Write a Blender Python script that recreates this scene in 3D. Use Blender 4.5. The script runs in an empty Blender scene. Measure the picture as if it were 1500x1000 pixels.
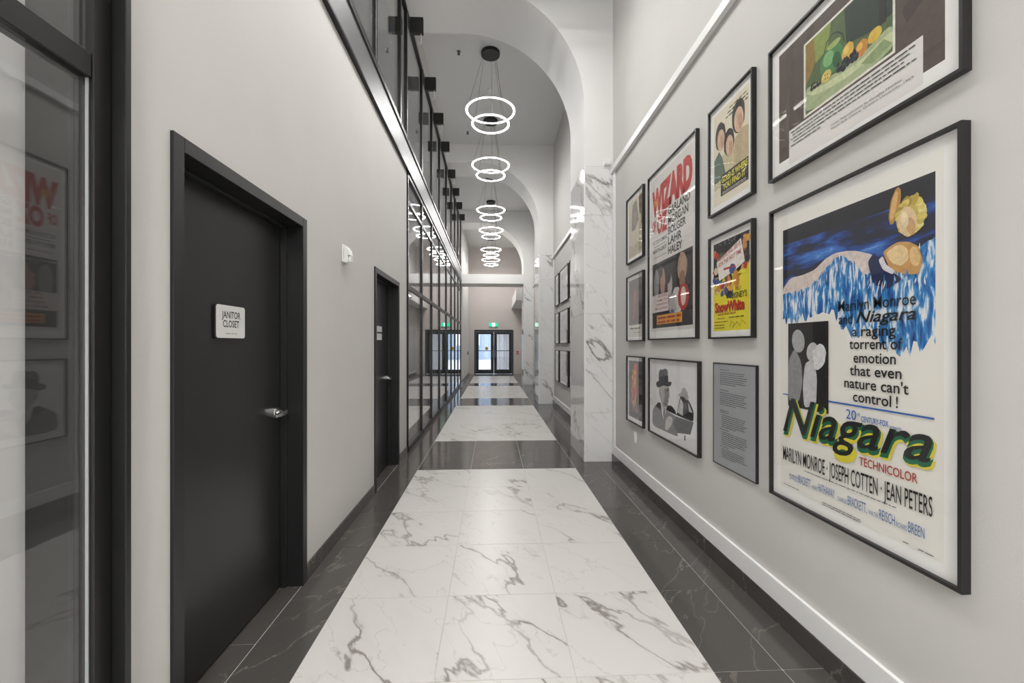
import bpy, bmesh, math, random
from mathutils import Vector, Matrix
random.seed(7)
SC = bpy.context.scene
COL = SC.collection

# ------------------------------------------------------------------ camera, world, exposure
cam_d = bpy.data.cameras.new('camera'); cam = bpy.data.objects.new('camera', cam_d); COL.objects.link(cam)
cam_d.sensor_width = 36; cam_d.lens = 15.0; cam_d.clip_start = 0.02; cam_d.clip_end = 300
cam_d.shift_y = 5.5 / 1500
cam.location = (0, 0, 1.431)
cam.rotation_euler = (math.pi / 2, 0, -math.atan(28.6 / 625))
SC.camera = cam
w = bpy.data.worlds.new('overcast_sky'); SC.world = w; w.use_nodes = True
w.node_tree.nodes['Background'].inputs[0].default_value = (0.86, 0.93, 1.0, 1)
w.node_tree.nodes['Background'].inputs[1].default_value = 1.7
SC.view_settings.view_transform = 'Standard'; SC.view_settings.look = 'None'
SC.view_settings.exposure = 0.28; SC.view_settings.gamma = 1; SC.view_settings.use_curve_mapping = False
RING_L = 104.0; DISC_L = 6.0; FILL_L = 116.0

# ------------------------------------------------------------------ materials
def lin(c):
    if isinstance(c, str):
        c = [int(c[i:i + 2], 16) / 255 for i in (1, 3, 5)]
        return tuple(x / 12.92 if x <= .04045 else ((x + .055) / 1.055) ** 2.4 for x in c)
    return tuple(c[:3])
MATS = {}
def mat(name, col, rough=.5, metal=0.0, spec=.5, coat=0, emit=None, est=0):
    if name in MATS: return MATS[name]
    m = bpy.data.materials.new(name); m.use_nodes = True
    b = m.node_tree.nodes['Principled BSDF']
    b.inputs['Base Color'].default_value = (*lin(col), 1)
    b.inputs['Roughness'].default_value = rough; b.inputs['Metallic'].default_value = metal
    b.inputs['Specular IOR Level'].default_value = spec; b.inputs['Coat Weight'].default_value = coat
    if emit: b.inputs['Emission Color'].default_value = (*lin(emit), 1); b.inputs['Emission Strength'].default_value = est
    MATS[name] = m; return m
def N(m, t, **kw):
    n = m.node_tree.nodes.new(t)
    for k, v in kw.items():
        if k in n.inputs: n.inputs[k].default_value = v
        else: setattr(n, k, v)
    return n
def L(m, a, b): m.node_tree.links.new(a, b)
def bsdf(m): return m.node_tree.nodes['Principled BSDF']
def mth(m, op, a, b=None, clamp=False):
    n = N(m, 'ShaderNodeMath', operation=op); n.use_clamp = clamp
    for i, v in enumerate((a, b)):
        if v is None: continue
        if isinstance(v, (int, float)): n.inputs[i].default_value = v
        else: L(m, v, n.inputs[i])
    return n.outputs[0]
def grain(name, scale, amp, bump=0.0, bscale=None):
    """fine colour mottling and relief added to a plain material"""
    m = MATS[name]; b = bsdf(m); base = b.inputs['Base Color'].default_value[:]
    tc = N(m, 'ShaderNodeNewGeometry'); nz = N(m, 'ShaderNodeTexNoise', Scale=scale, Detail=5.0)
    L(m, tc.outputs['Position'], nz.inputs['Vector'])
    mx = N(m, 'ShaderNodeMix', data_type='RGBA')
    mx.inputs['A'].default_value = [c * (1 - amp) for c in base[:3]] + [1]
    mx.inputs['B'].default_value = [min(1, c * (1 + amp)) for c in base[:3]] + [1]
    L(m, nz.outputs['Fac'], mx.inputs['Factor']); L(m, mx.outputs['Result'], b.inputs['Base Color'])
    if bump:
        n2 = N(m, 'ShaderNodeTexNoise', Scale=bscale or scale * 8, Detail=3.0); L(m, tc.outputs['Position'], n2.inputs['Vector'])
        bp = N(m, 'ShaderNodeBump', Strength=bump, Distance=.002); L(m, n2.outputs['Fac'], bp.inputs['Height']); L(m, bp.outputs[0], b.inputs['Normal'])
    return m
def marble(name, base, veinc, vein2c, rough, scale, width, vstrength=1.0, fine=.35, rot=(0, 0, .6), scl=(2.0, .6, 1)):
    m = mat(name, base, rough); b = bsdf(m)
    g = N(m, 'ShaderNodeNewGeometry'); oi = N(m, 'ShaderNodeObjectInfo')
    m0 = N(m, 'ShaderNodeMapping'); m0.inputs['Rotation'].default_value = rot; mp = N(m, 'ShaderNodeMapping'); mp.inputs['Scale'].default_value = scl
    off = N(m, 'ShaderNodeCombineXYZ')
    L(m, mth(m, 'MULTIPLY', oi.outputs['Random'], 37.0), off.inputs[0]); L(m, mth(m, 'MULTIPLY', oi.outputs['Random'], 91.0), off.inputs[1])
    ad = N(m, 'ShaderNodeVectorMath', operation='ADD'); L(m, g.outputs['Position'], ad.inputs[0]); L(m, off.outputs[0], ad.inputs[1])
    L(m, ad.outputs[0], m0.inputs['Vector']); L(m, m0.outputs[0], mp.inputs['Vector']); P = mp.outputs[0]
    def ridge(sc, wd, det, dist):
        n = N(m, 'ShaderNodeTexNoise', Scale=sc, Detail=det, Roughness=.5, Distortion=dist); L(m, P, n.inputs['Vector'])
        d = mth(m, 'ABSOLUTE', mth(m, 'SUBTRACT', n.outputs['Fac'], .5))
        return mth(m, 'SUBTRACT', 1.0, mth(m, 'DIVIDE', d, wd), clamp=True)
    mk = N(m, 'ShaderNodeTexNoise', Scale=scale * 1.3, Detail=2.0); L(m, P, mk.inputs['Vector'])
    mask = mth(m, 'MULTIPLY', mth(m, 'SUBTRACT', mk.outputs['Fac'], .36), 4.0, clamp=True)
    v1 = mth(m, 'MULTIPLY', mth(m, 'MULTIPLY', ridge(scale, width, 6.0, .05), mask), vstrength, clamp=True)
    v2 = mth(m, 'MULTIPLY', ridge(scale * 2.1, width * .55, 6.0, .2), fine)
    soft = mth(m, 'MULTIPLY', mth(m, 'MULTIPLY', ridge(scale, width * 5, 6.0, .05), mask), .18)
    x1 = N(m, 'ShaderNodeMix', data_type='RGBA'); x1.inputs['A'].default_value = (*lin(base), 1); x1.inputs['B'].default_value = (*lin(vein2c), 1)
    L(m, mth(m, 'ADD', v2, soft, clamp=True), x1.inputs['Factor'])
    x2 = N(m, 'ShaderNodeMix', data_type='RGBA'); L(m, x1.outputs['Result'], x2.inputs['A']); x2.inputs['B'].default_value = (*lin(veinc), 1)
    L(m, v1, x2.inputs['Factor']); L(m, x2.outputs['Result'], b.inputs['Base Color'])
    return m
def glass(name, r0, tint=(1, 1, 1), power=4.0):
    """thin clear pane: see-through with mirror reflection that grows towards grazing angles"""
    m = bpy.data.materials.new(name); m.use_nodes = True; nt = m.node_tree
    nt.nodes.remove(bsdf(m)); out = nt.nodes['Material Output']
    lw = N(m, 'ShaderNodeLayerWeight', Blend=.5)
    f = mth(m, 'ADD', mth(m, 'MULTIPLY', mth(m, 'POWER', lw.outputs['Facing'], power), 1 - r0), r0, clamp=True)
    t = N(m, 'ShaderNodeBsdfTransparent'); t.inputs[0].default_value = (*tint, 1)
    gl = N(m, 'ShaderNodeBsdfGlossy', Roughness=.0); gl.inputs[0].default_value = (1, 1, 1, 1)
    mx = N(m, 'ShaderNodeMixShader'); L(m, f, mx.inputs[0]); L(m, t.outputs[0], mx.inputs[1]); L(m, gl.outputs[0], mx.inputs[2]); L(m, mx.outputs[0], out.inputs[0])
    MATS[name] = m; return m
mat('wall_paint', (.58, .565, .545), .75); grain('wall_paint', 3, .03, .25, 260)
mat('plaster', (.74, .735, .72), .8)
mat('ceiling_paint', (.72, .72, .715), .85)
mat('end_paint', (.56, .51, .49), .8)
mat('white_trim', (.82, .82, .81), .4)
mat('black_metal', (.010, .010, .010), .4); mat('canopy_black', (.006, .006, .006), .6); mat('black_door', (.018, .018, .018), .33)
mat('frame_dark', (.010, .010, .010), .34, spec=.45)
mat('steel', (.19, .19, .193), .46, 1.0)
mat('chrome', (.75, .75, .75), .16, 1.0)
mat('grout', (.52, .50, .48), .7)
mat('grey_room', (.42, .43, .44), .8); mat('shaded_room', (.035, .035, .035), .8)
mat('white_panel', (.88, .88, .87), .7)
mat('mat_board', (.90, .89, .87), .8)
mat('art_frame', (.012, .012, .012), .4)
mat('white_plastic', (.80, .80, .79), .4); mat('red_paint', (.45, .02, .03), .5); mat('red_print', (.55, .03, .03), .5)
mat('grey_metal', (.30, .31, .32), .42, 0.0, .6); mat('ink', (.015, .015, .015), .6)
mat('sign_face', (.66, .66, .65), .5)
mat('lens', (.9, .9, .9), .05, 0, .8)
mat('exit_green', (.0, .32, .16), .4, emit=(.0, .55, .28), est=1.0); mat('exit_white', (.8, .8, .8), .4, emit=(.85, 1, .92), est=1.3)
mat('snow', (.80, .83, .88), .8); grain('snow', .8, .12); mat('facade', (.36, .45, .58), .8); mat('curtain', (.78, .78, .80), .9)
m = MATS.get('curtain'); tr = N(m, 'ShaderNodeBsdfTranslucent'); tr.inputs[0].default_value = (.85, .85, .87, 1); mx = N(m, 'ShaderNodeMixShader'); mx.inputs[0].default_value = .5
L(m, bsdf(m).outputs[0], mx.inputs[1]); L(m, tr.outputs[0], mx.inputs[2]); L(m, mx.outputs[0], m.node_tree.nodes['Material Output'].inputs[0])
mat('yellow', (.55, .38, .01), .5)
mat('led', (1, 1, 1), .5, emit=(1, .985, .96), est=RING_L)
mat('cable', (.05, .05, .05), .5)
mat('downlight', (1, 1, 1), .5, emit=(1, .96, .9), est=8); mat('disc_light', (1, 1, 1), .5, emit=(1, .985, .96), est=DISC_L); mat('fill_light', (1, 1, 1), .5, emit=(1, .985, .96), est=FILL_L)  # last one glows for the added lights behind the viewer
marble('white_marble', (.58, .562, .54), (.22, .20, .182), (.385, .362, .34), .26, .95, .0095, 1.2, .5, (0, 0, -.65), (1.9, .65, 1))
marble('slab_marble', (.76, .755, .745), (.20, .19, .18), (.46, .45, .44), .06, .8, .0125, 1.0, .45, (0, .75, .3), (1.9, .8, .55))
marble('dark_marble', (.072, .066, .061), (.30, .26, .22), (.098, .088, .08), .13, 1.5, .0055, .5, .45)
bsdf(MATS['white_marble']).inputs['Specular IOR Level'].default_value = .28; bsdf(MATS['white_marble']).inputs['Roughness'].default_value = .3
glass('pane_glass', .05); glass('art_glass', .018, power=5.5)
def ramp_print(name, scale, stops, det, rot=0, dist=.4):
    m = mat(name, (1, 1, 1), .6); tc = N(m, 'ShaderNodeTexCoord'); mp = N(m, 'ShaderNodeMapping'); mp.inputs['Scale'].default_value = scale; mp.inputs['Rotation'].default_value = (0, 0, rot)
    L(m, tc.outputs['Object'], mp.inputs['Vector']); n = N(m, 'ShaderNodeTexNoise', Scale=1.0, Detail=det, Roughness=.6, Distortion=dist); L(m, mp.outputs[0], n.inputs['Vector'])
    cr = N(m, 'ShaderNodeValToRGB'); e = cr.color_ramp.elements
    while len(e) < len(stops): e.new(.5)
    for k, (q, c) in enumerate(stops): e[k].position = q; e[k].color = (*lin(c), 1)
    L(m, n.outputs['Fac'], cr.inputs[0]); L(m, cr.outputs[0], bsdf(m).inputs['Base Color'])
ramp_print('print_sky', (3.2, 13, 1), [(.36, '#23242c'), (.50, '#232a40'), (.57, '#1f4690'), (.66, '#3a78c8'), (.74, '#8fb4dc')], 5, -.25)
ramp_print('print_water', (48, 9, 1), [(.30, '#132c58'), (.42, '#1c5fa8'), (.52, '#3d93cf'), (.58, '#dfe6ea'), (.66, '#f0efec')], 5, .12)
def attr_mat(name, texture):
    m = mat(name, (1, 1, 1), .6); a = N(m, 'ShaderNodeAttribute', attribute_name='Col')
    if texture:
        g = N(m, 'ShaderNodeNewGeometry'); n = N(m, 'ShaderNodeTexNoise', Scale=45.0, Detail=6.0, Roughness=.7); L(m, g.outputs['Position'], n.inputs['Vector'])
        v = mth(m, 'ADD', mth(m, 'MULTIPLY', n.outputs['Fac'], .9), .55)
        h = N(m, 'ShaderNodeVectorMath', operation='SCALE'); L(m, a.outputs['Color'], h.inputs[0]); L(m, v, h.inputs['Scale']); L(m, h.outputs[0], bsdf(m).inputs['Base Color'])
    else: L(m, a.outputs['Color'], bsdf(m).inputs['Base Color'])
attr_mat('print_ink', False); attr_mat('print_paint', True)

# ------------------------------------------------------------------ mesh helpers
class MB:
    def __init__(s): s.v = []; s.f = []
    def box(s, x0, x1, y0, y1, z0, z1):
        i = len(s.v)
        s.v += [(x, y, z) for z in (z0, z1) for y in (y0, y1) for x in (x0, x1)]
        s.f += [tuple(i + k for k in q) for q in ((0, 2, 3, 1), (4, 5, 7, 6), (0, 1, 5, 4), (2, 6, 7, 3), (0, 4, 6, 2), (1, 3, 7, 5))]
        return s
    def prism(s, pts, axis, a, b):
        """closed outline extruded along an axis (0 x, 1 y, 2 z)"""
        i = len(s.v); n = len(pts)
        def mk(p, t):
            q = list(p); q.insert(axis, t); return tuple(q)
        s.v += [mk(p, a) for p in pts] + [mk(p, b) for p in pts]
        s.f += [tuple(range(i, i + n)), tuple(range(i + 2 * n - 1, i + n - 1, -1))]
        s.f += [(i + k, i + n + k, i + n + (k + 1) % n, i + (k + 1) % n) for k in range(n)]
        return s
    def cyl(s, c, r, axis, h0, h1, n=24, r2=None):
        r2 = r if r2 is None else r2
        i = len(s.v)
        for t, rr in ((h0, r), (h1, r2)):
            for k in range(n):
                a = 2 * math.pi * k / n; p = [c[0] + rr * math.cos(a), c[1] + rr * math.sin(a)]; p.insert(axis, t); s.v.append(tuple(p))
        s.f += [tuple(range(i, i + n)), tuple(range(i + 2 * n - 1, i + n - 1, -1))]
        s.f += [(i + k, i + n + k, i + n + (k + 1) % n, i + (k + 1) % n) for k in range(n)]
        return s
    def tube(s, pts, r, n=8):
        pts = [Vector(p) for p in pts]; i0 = len(s.v)
        for k, p in enumerate(pts):
            d = (pts[min(k + 1, len(pts) - 1)] - pts[max(k - 1, 0)]).normalized()
            u = d.orthogonal().normalized() if abs(d.x) > .99 else d.cross(Vector((1, 0, 0))).normalized(); q = d.cross(u)
            for j in range(n):
                a = 2 * math.pi * j / n; s.v.append(tuple(p + r * (math.cos(a) * u + math.sin(a) * q)))
        for k in range(len(pts) - 1):
            for j in range(n):
                s.f.append((i0 + k * n + j, i0 + k * n + (j + 1) % n, i0 + (k + 1) * n + (j + 1) % n, i0 + (k + 1) * n + j))
        s.f += [tuple(range(i0, i0 + n)), tuple(range(len(s.v) - 1, len(s.v) - n - 1, -1))]
        return s
    def torus(s, R, r, z, n=56, k=10, arc=(1.17, 1.83)):
        i0 = len(s.v)
        for a in range(n):
            A = 2 * math.pi * a / n
            for b in range(k):
                B = math.pi * (arc[0] + (arc[1] - arc[0]) * b / (k - 1)); q = R + r * math.cos(B)
                s.v.append((q * math.cos(A), q * math.sin(A), z + r * math.sin(B)))
        for a in range(n):
            for b in range(k - 1):
                s.f.append((i0 + a * k + b, i0 + ((a + 1) % n) * k + b, i0 + ((a + 1) % n) * k + (b + 1) % k, i0 + a * k + (b + 1) % k))
        return s
    def ringbox(s, R0, R1, z0, z1, n=56):
        i0 = len(s.v)
        for a in range(n):
            A = 2 * math.pi * a / n
            for r, z in ((R0, z0), (R1, z0), (R1, z1), (R0, z1)): s.v.append((r * math.cos(A), r * math.sin(A), z))
        for a in range(n):
            for b in range(4):
                s.f.append((i0 + a * 4 + b, i0 + ((a + 1) % n) * 4 + b, i0 + ((a + 1) % n) * 4 + (b + 1) % 4, i0 + a * 4 + (b + 1) % 4))
        return s
    def mesh(s, name, bevel=0, smooth=False):
        me = bpy.data.meshes.new(name); me.from_pydata(s.v, [], s.f)
        bm = bmesh.new(); bm.from_mesh(me)
        bmesh.ops.recalc_face_normals(bm, faces=bm.faces)
        if bevel: bmesh.ops.bevel(bm, geom=list(bm.edges), offset=bevel, segments=1, affect='EDGES')
        big = [f for f in bm.faces if len(f.verts) > 4]
        if big: bmesh.ops.triangulate(bm, faces=big)
        bm.to_mesh(me); bm.free()
        if smooth: me.shade_smooth()
        return me
    def build(s, name, m, parent=None, bevel=0, smooth=False):
        me = s.mesh(name, bevel, smooth); me.materials.append(MATS[m]); return link(name, me, parent)
def link(name, me, parent=None):
    o = bpy.data.objects.new(name, me); COL.objects.link(o)
    if parent: o.parent = parent
    return o
def box(name, m, parent, *d, bevel=0): return MB().box(*d).build(name, m, parent, bevel)
def tag(o, label=None, cat=None, group=None, kind=None):
    for k, v in (('label', label), ('category', cat), ('group', group), ('kind', kind)):
        if v: o[k] = v
    return o
def empty(name, loc=(0, 0, 0)):
    o = bpy.data.objects.new(name, None); COL.objects.link(o); o.location = loc; o.empty_display_size = .05; return o
def copy_tree(o, parent=None):
    c = o.copy(); COL.objects.link(c); c.parent = parent
    for ch in list(o.children): copy_tree(ch, c)
    return c
def struct(name, b, m, label, cat, bevel=0): return tag(b.build(name, m, None, bevel), label, cat, kind='structure')

XL, XR, ZC, YB, YE = -1.135, 1.487, 6.30, -5.2, 21.3
DOORS = [(1.557, 2.643), (4.151, 5.226)]; ZD = 2.19
COLS = [(5.19, 6.10), (10.36, 11.27), (15.45, 16.36)]
ZB0, ZB1, ZH = 3.73, 4.11, 5.80

# ------------------------------------------------------------------ floor with single tiles
floor = struct('floor', MB().box(-1.45, XR + .1, YB, YE + .1, -.12, -.0025), 'grout', 'polished tile floor with white marble panels bordered by black marble', 'floor')
TILE = {}
def tile(x0, x1, y0, y1, m, parent=floor, g=.0019):
    k = (round(x1 - x0, 3), round(y1 - y0, 3), m)
    if k not in TILE:
        a, b = (x1 - x0) / 2 - g, (y1 - y0) / 2 - g
        me = MB().box(-a, a, -b, b, -.010, 0).mesh('tile', .0008); me.materials.append(MATS[m]); TILE[k] = me
    o = link('tile', TILE[k], parent); o.location = ((x0 + x1) / 2, (y0 + y1) / 2, 0); return o
XS = [XL, -.86, -.25, .36, .968, 1.28, XR]
rows = []
y = 4.94
while y > YB + .3: rows.append((y - .6225, y, 1)); y -= .6225
rows.append((YB, y, 1))
def band(ys, k):
    for a, b in zip(ys, ys[1:]): rows.append((a, b, k))
band([4.94, 5.17, 5.79, 6.40], 0); band([6.40 + i * .6233 for i in range(7)], 1)
band([10.14, 10.37, 10.95, 11.53], 0); band([11.53 + i * .5817 for i in range(7)], 1)
band([15.02, 15.55, 16.13], 0); band([16.13 + i * .6333 for i in range(7)], 1); band([19.93, 20.6, YE], 0)
for a, b, k in rows:
    for i in range(6): tile(XS[i], XS[i + 1], a, b, 'white_marble' if k and 1 <= i <= 3 else 'dark_marble')
for a, b in DOORS: tile(-1.40, XL, a + .03, (a + b) / 2, 'dark_marble'); tile(-1.40, XL, (a + b) / 2, b - .03, 'dark_marble')

# ------------------------------------------------------------------ walls, ceiling
wl = MB()
segs = [(1.33, DOORS[0][0]), (DOORS[0][1], DOORS[1][0]), (DOORS[1][1], 5.70)]
for a, b in segs: wl.box(-1.36, XL, a, b, -.0025, ZB0)
for a, b in DOORS: wl.box(-1.36, XL, a, b, ZD, ZB0)
wl.box(-1.36, XL, YB, 15.44, ZH + .08, ZC)
struct('wall_left', wl, 'wall_paint', 'light grey painted wall on the left with two black doors', 'wall')
we = MB().box(-1.36, -1.15, 15.45, YE, -.0025, ZC)
struct('wall_left_far', we, 'wall_paint', 'short grey wall between the long glazing and the exit doors', 'wall')
struct('wall_right', MB().box(XR, XR + .12, YB, YE, -.0025, ZC), 'wall_paint', 'light grey painted wall on the right hung with framed posters', 'wall')
struct('wall_end', MB().box(-1.36, -.9, YE, YE + .2, -.0025, ZC).box(1.04, XR + .12, YE, YE + .2, -.0025, ZC).box(-.9, 1.04, YE, YE + .2, 2.2, ZC), 'end_paint', 'taupe end wall above and beside the glazed exit doors', 'wall')
struct('ceiling', MB().box(-1.36, XR + .12, YB, YE + .2, ZC, ZC + .15), 'ceiling_paint', 'plain grey ceiling above the ring pendants', 'ceiling')
struct('wall_back', MB().box(-1.36, -1.0, YB - .15, YB, 0, ZC).box(1.35, XR + .12, YB - .15, YB, 0, ZC).box(-1.0, 1.35, YB - .15, YB, 5.6, ZC), 'wall_paint', 'wall with an added tall window behind the viewer', 'wall')
struct('ceiling_added', MB().box(XL + .02, XR - .005, YB + .005, -1.3, 3.25, 3.55), 'ceiling_paint', 'added low ceiling carrying fill lights behind the viewer', 'ceiling')  # unseen low ceiling, added to carry the fill lights
# rooms behind the glazing
struct('wall_side_room', MB().box(-5.2, -5.0, 5.5, 16.4, 0, ZB0).box(-5, -1.36, 5.5, 5.66, 0, ZB0).box(-5, -1.36, 16.2, 16.4, 0, ZC).box(-5, -1.36, YB - .1, YB, 0, ZC).box(-2.6, -2.5, YB, 1.33, 0, ZB0).box(-3.3, -3.2, YB, 16.3, 3.95, ZC), 'grey_room', 'grey wall of the rooms behind the left glazing', 'wall')
struct('wall_side_closet', MB().box(-2.5, -1.36, 1.45, 1.55, 0, ZB0), 'shaded_room', 'wall deep behind the nearest storefront glass, coloured dark for shade', 'wall')  # charcoal colour stands in for the unlit room
struct('floor_side_room', MB().box(-5.2, -1.455, YB, 16.4, -.12, -.002).box(-1.455, XL - .0, YB - .0, YB + .001, -.12, -.003), 'grey_room', 'grey floor of the rooms behind the left glazing', 'floor')
struct('ceiling_side_room', MB().box(-5.2, -1.20, YB, 16.4, ZB0 + .05, 3.95).box(-5.2, -1.36, YB, 16.4, ZC, ZC + .15), 'grey_room', 'slab over the rooms behind the left glazing', 'ceiling')
struct('wall_inner_partition', MB().box(-1.46, -1.40, YB, 1.36, -.002, ZB0), 'white_panel', 'white partition close behind the nearest storefront glass', 'wall')

# ------------------------------------------------------------------ baseboards and trims
bl = struct('baseboard_left', MB().box(XL - .005, XL + .001, 1.33, DOORS[0][0], 0, .09), 'grout', 'black marble skirting along the left wall', 'baseboard')
def skirting(parent, x0, x1, ya, yb, m='dark_marble', h=.10):
    n = max(1, round((yb - ya) / .6225)); d = (yb - ya) / n
    for i in range(n): box('tile', m, parent, x0, x1, ya + i * d + .001, ya + (i + 1) * d - .001, 0, h, bevel=.001)
for a, b in segs: skirting(bl, XL, XL + .011, a + .002, b - .002)
skirting(bl, -1.15, -1.139, 15.46, YE - .02)
br = struct('baseboard_right', MB().box(XR - .006, XR, YB + .01, 5.18, 0, .09).box(XR - .006, XR, 6.11, 10.35, 0, .09).box(XR - .006, XR, 11.28, 15.44, 0, .09).box(XR - .006, XR, 16.37, YE - .01, 0, .09), 'grout', 'black marble skirting along the right wall', 'baseboard')
bays = [(YB + .02, 5.185), (6.105, 10.355), (11.275, 15.445), (16.365, YE - .02)]
for a, b in bays: skirting(br, XR - .022, XR - .004, a, b)
for i, (a, b) in enumerate(bays):
    t = MB().box(XR - .018, XR, a, b, .1005, .213).box(XR - .038, XR, a, b, 3.535, 3.605)
    for yy in (b - .095, a + .005): t.box(XR - .016, XR, yy, yy + .09, .213, 3.535)
    struct('trim_%d' % (i + 1), t, 'white_trim', ['white flat trim framing the nearest poster wall', 'white flat trim framing the second poster wall past the first marble column', 'white flat trim on the wall past the second marble column', 'white flat trim on the wall beside the exit doors'][i], 'trim', bevel=.002)

# ------------------------------------------------------------------ columns and arches
ORD = ['nearest', 'middle', 'farthest']
for i, (a, b) in enumerate(COLS):
    c = empty('marble_column', (1.30, (a + b) / 2, 0))
    tag(c, ['nearest white marble column, beside the framed posters', 'middle white marble column, past the first poster wall', 'farthest white marble column, beside the exit doors'][i], 'column', 'marble columns along the right wall')
    ox, oy = -1.30, -(a + b) / 2
    box('core', 'grout', c, 1.139 + ox, XR - .002 + ox, a + .012 + oy, b - .012 + oy, 0, 3.615)
    zs = [0, .60, 1.82, 3.03, 3.63]
    for z0, z1 in zip(zs, zs[1:]):
        box('marble_slab', 'slab_marble', c, 1.139 + ox, XR - .002 + ox, a + oy, a + .012 + oy, z0 + .001, z1 - .001, bevel=.0008)
        box('marble_slab', 'slab_marble', c, 1.125 + ox, 1.138 + ox, a + .012 + oy, b - .012 + oy, z0 + .001, z1 - .001, bevel=.0008)
        box('marble_slab', 'slab_marble', c, 1.139 + ox, XR - .002 + ox, b - .012 + oy, b + oy, z0 + .001, z1 - .001, bevel=.0008)
    for yy in (a, b - .012): box('corner_trim', 'white_trim', c, 1.125 + ox, 1.139 + ox, yy + oy, yy + .012 + oy, 0, 3.63, bevel=.002)
    # plaster arch standing on the column
    R, cx, cz = 1.5, -.375, 4.36
    pts = [(1.125, 3.631)] + [(cx + R * math.cos(t * math.pi / 96), cz + R * math.sin(t * math.pi / 96)) for t in range(49)] + [(XL + .004, 5.86), (XL + .004, ZC - .001), (XR - .002, ZC - .001), (XR - .002, 3.631)]
    if i == 2: pts = pts[:-4] + [(-1.14, 5.86), (-1.14, ZC - .001), (XR - .002, ZC - .001), (XR - .002, 3.631)]
    ar = empty('plaster_arch', (0, (a + b) / 2, 3.631))
    tag(ar, ['nearest white plaster arch, curving up from the first marble column', 'second white plaster arch, behind the first pair of ring pendants', 'farthest white plaster arch, with a straight crossbeam under it'][i], 'arch', 'plaster arches across the corridor')
    o = MB().prism([(p[0], p[1] - 3.631) for p in pts], 1, a - (a + b) / 2, b - (a + b) / 2).build('vault', 'plaster', ar)
    if i == 2: box('crossbeam', 'plaster', ar, -1.14, 1.125, -.45, .45, .03, .37, bevel=.004)
bk = MB().box(.95, XR - .02, 17.2, YE - .01, 3.25, 3.72)
struct('trim_5', bk, 'plaster', 'white boxed bulkhead high on the right near the exit doors', 'trim', bevel=.004)

# ------------------------------------------------------------------ steel beam on the left
sb = empty('steel_beam', (XL, 5.0, ZB0)); tag(sb, 'long brushed steel channel beam between lower wall and upper glazing', 'beam')
box('web', 'steel', sb, -.10, .012, YB - 5 + .01, 15.44 - 5, .03, ZB1 - ZB0 - .012)
box('flange', 'frame_dark', sb, -.10, .035, YB - 5 + .01, 15.44 - 5, 0, .028, bevel=.003)
box('flange', 'steel', sb, -.10, .03, YB - 5 + .01, 15.44 - 5, ZB1 - ZB0 - .012, ZB1 - ZB0, bevel=.003)

# ------------------------------------------------------------------ glazing
MY = [5.75, 6.90, 8.02, 9.20, 10.55, 11.82, 12.97, 14.15, 15.38]
UY = [-3.9, -2.75, -1.6, -.45, .72, 1.88, 3.04, 4.20, 5.30] + [5.68] + MY[1:]
def glazing(name, ys, z0, z1, trs, label, pane_x=-1.145):
    r = empty(name, (XL, ys[0], z0)); tag(r, label, 'window', kind='structure')
    o = Vector((XL, ys[0], z0))
    def bx(n, m, x0, x1, y0, y1, a, b, bev=0): return box(n, m, r, x0 - o.x, x1 - o.x, y0 - o.y, y1 - o.y, a - o.z, b - o.z, bevel=bev)
    for k, yy in enumerate(ys): bx('mullion', 'frame_dark', -1.19, -1.120, yy - .028, yy + .028, z0, z1, .003)
    cuts = [z0] + [t for tr in trs for t in tr] + [z1]
    for ya, yb in zip(ys, ys[1:]):
        for ta, tb in trs: bx('transom', 'frame_dark' , -1.18, -1.124, ya + .0285, yb - .0285, ta, tb, .003)
        bx('sill', 'frame_dark', -1.18, -1.115, ya + .0285, yb - .0285, z0, z0 + .07, .003)
        bx('head', 'frame_dark', -1.18, -1.115, ya + .0285, yb - .0285, z1 - .06, z1, .003)
        for k in range(0, len(cuts), 2):
            lo = cuts[k] + (.071 if k == 0 else .001); hi = cuts[k + 1] - (.061 if k + 2 == len(cuts) else .001)
            bx('pane', 'pane_glass', pane_x - .004, pane_x + .004, ya + .029, yb - .029, lo, hi)
    return r
glazing('window_1', MY, 0, ZB0, [(2.18, 2.25), (3.33, 3.39)], 'long row of tall black-framed glass panes under the steel beam')
glazing('window_2', UY, ZB1, ZH + .079, [], 'upper row of black-framed glass panes above the steel beam')
# nearest storefront
SY = [-4.2, -2.4, -.6, 1.28]
w3 = glazing('window_3', SY, 0, ZB0, [(2.18, 2.25)], 'nearest black-framed storefront glass at the left edge, with a transom')
box('dark_cover', 'frame_dark', w3, -.23, -.061, 1.311 - SY[0], 1.3285 - SY[0], 0, ZB0)  # dark sheet added over the wall end so it stays dark behind glass
box('jamb', 'frame_dark', w3, -.06, .055, 1.309 - SY[0], 1.3295 - SY[0], 0, ZB0, bevel=.002)
box('glazing_bead', 'grey_metal', w3, -.004, .004, 1.247 - SY[0], 1.2505 - SY[0], .071, 2.18)
w4 = empty('added_window', (0, YB - .08, 0)); tag(w4, 'tall window added for daylight behind the viewer', 'window', kind='structure')  # unseen window, added to let daylight in from behind
for x in (-1.0, -.42, .17, .76, 1.29): box('mullion', 'frame_dark', w4, x, x + .06, -.05, .05, 0, 5.6)
for x in (-.94, -.36, .23, .82): box('pane', 'pane_glass', w4, x + .001, x + (.519 if x < -.9 else .529 if x < .8 else .469), -.004, .004, .07, 5.55)
for z0, z1 in ((0, .07), (5.55, 5.6)): box('rail', 'frame_dark', w4, -.939, 1.289, -.045, .045, z0, z1)

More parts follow.
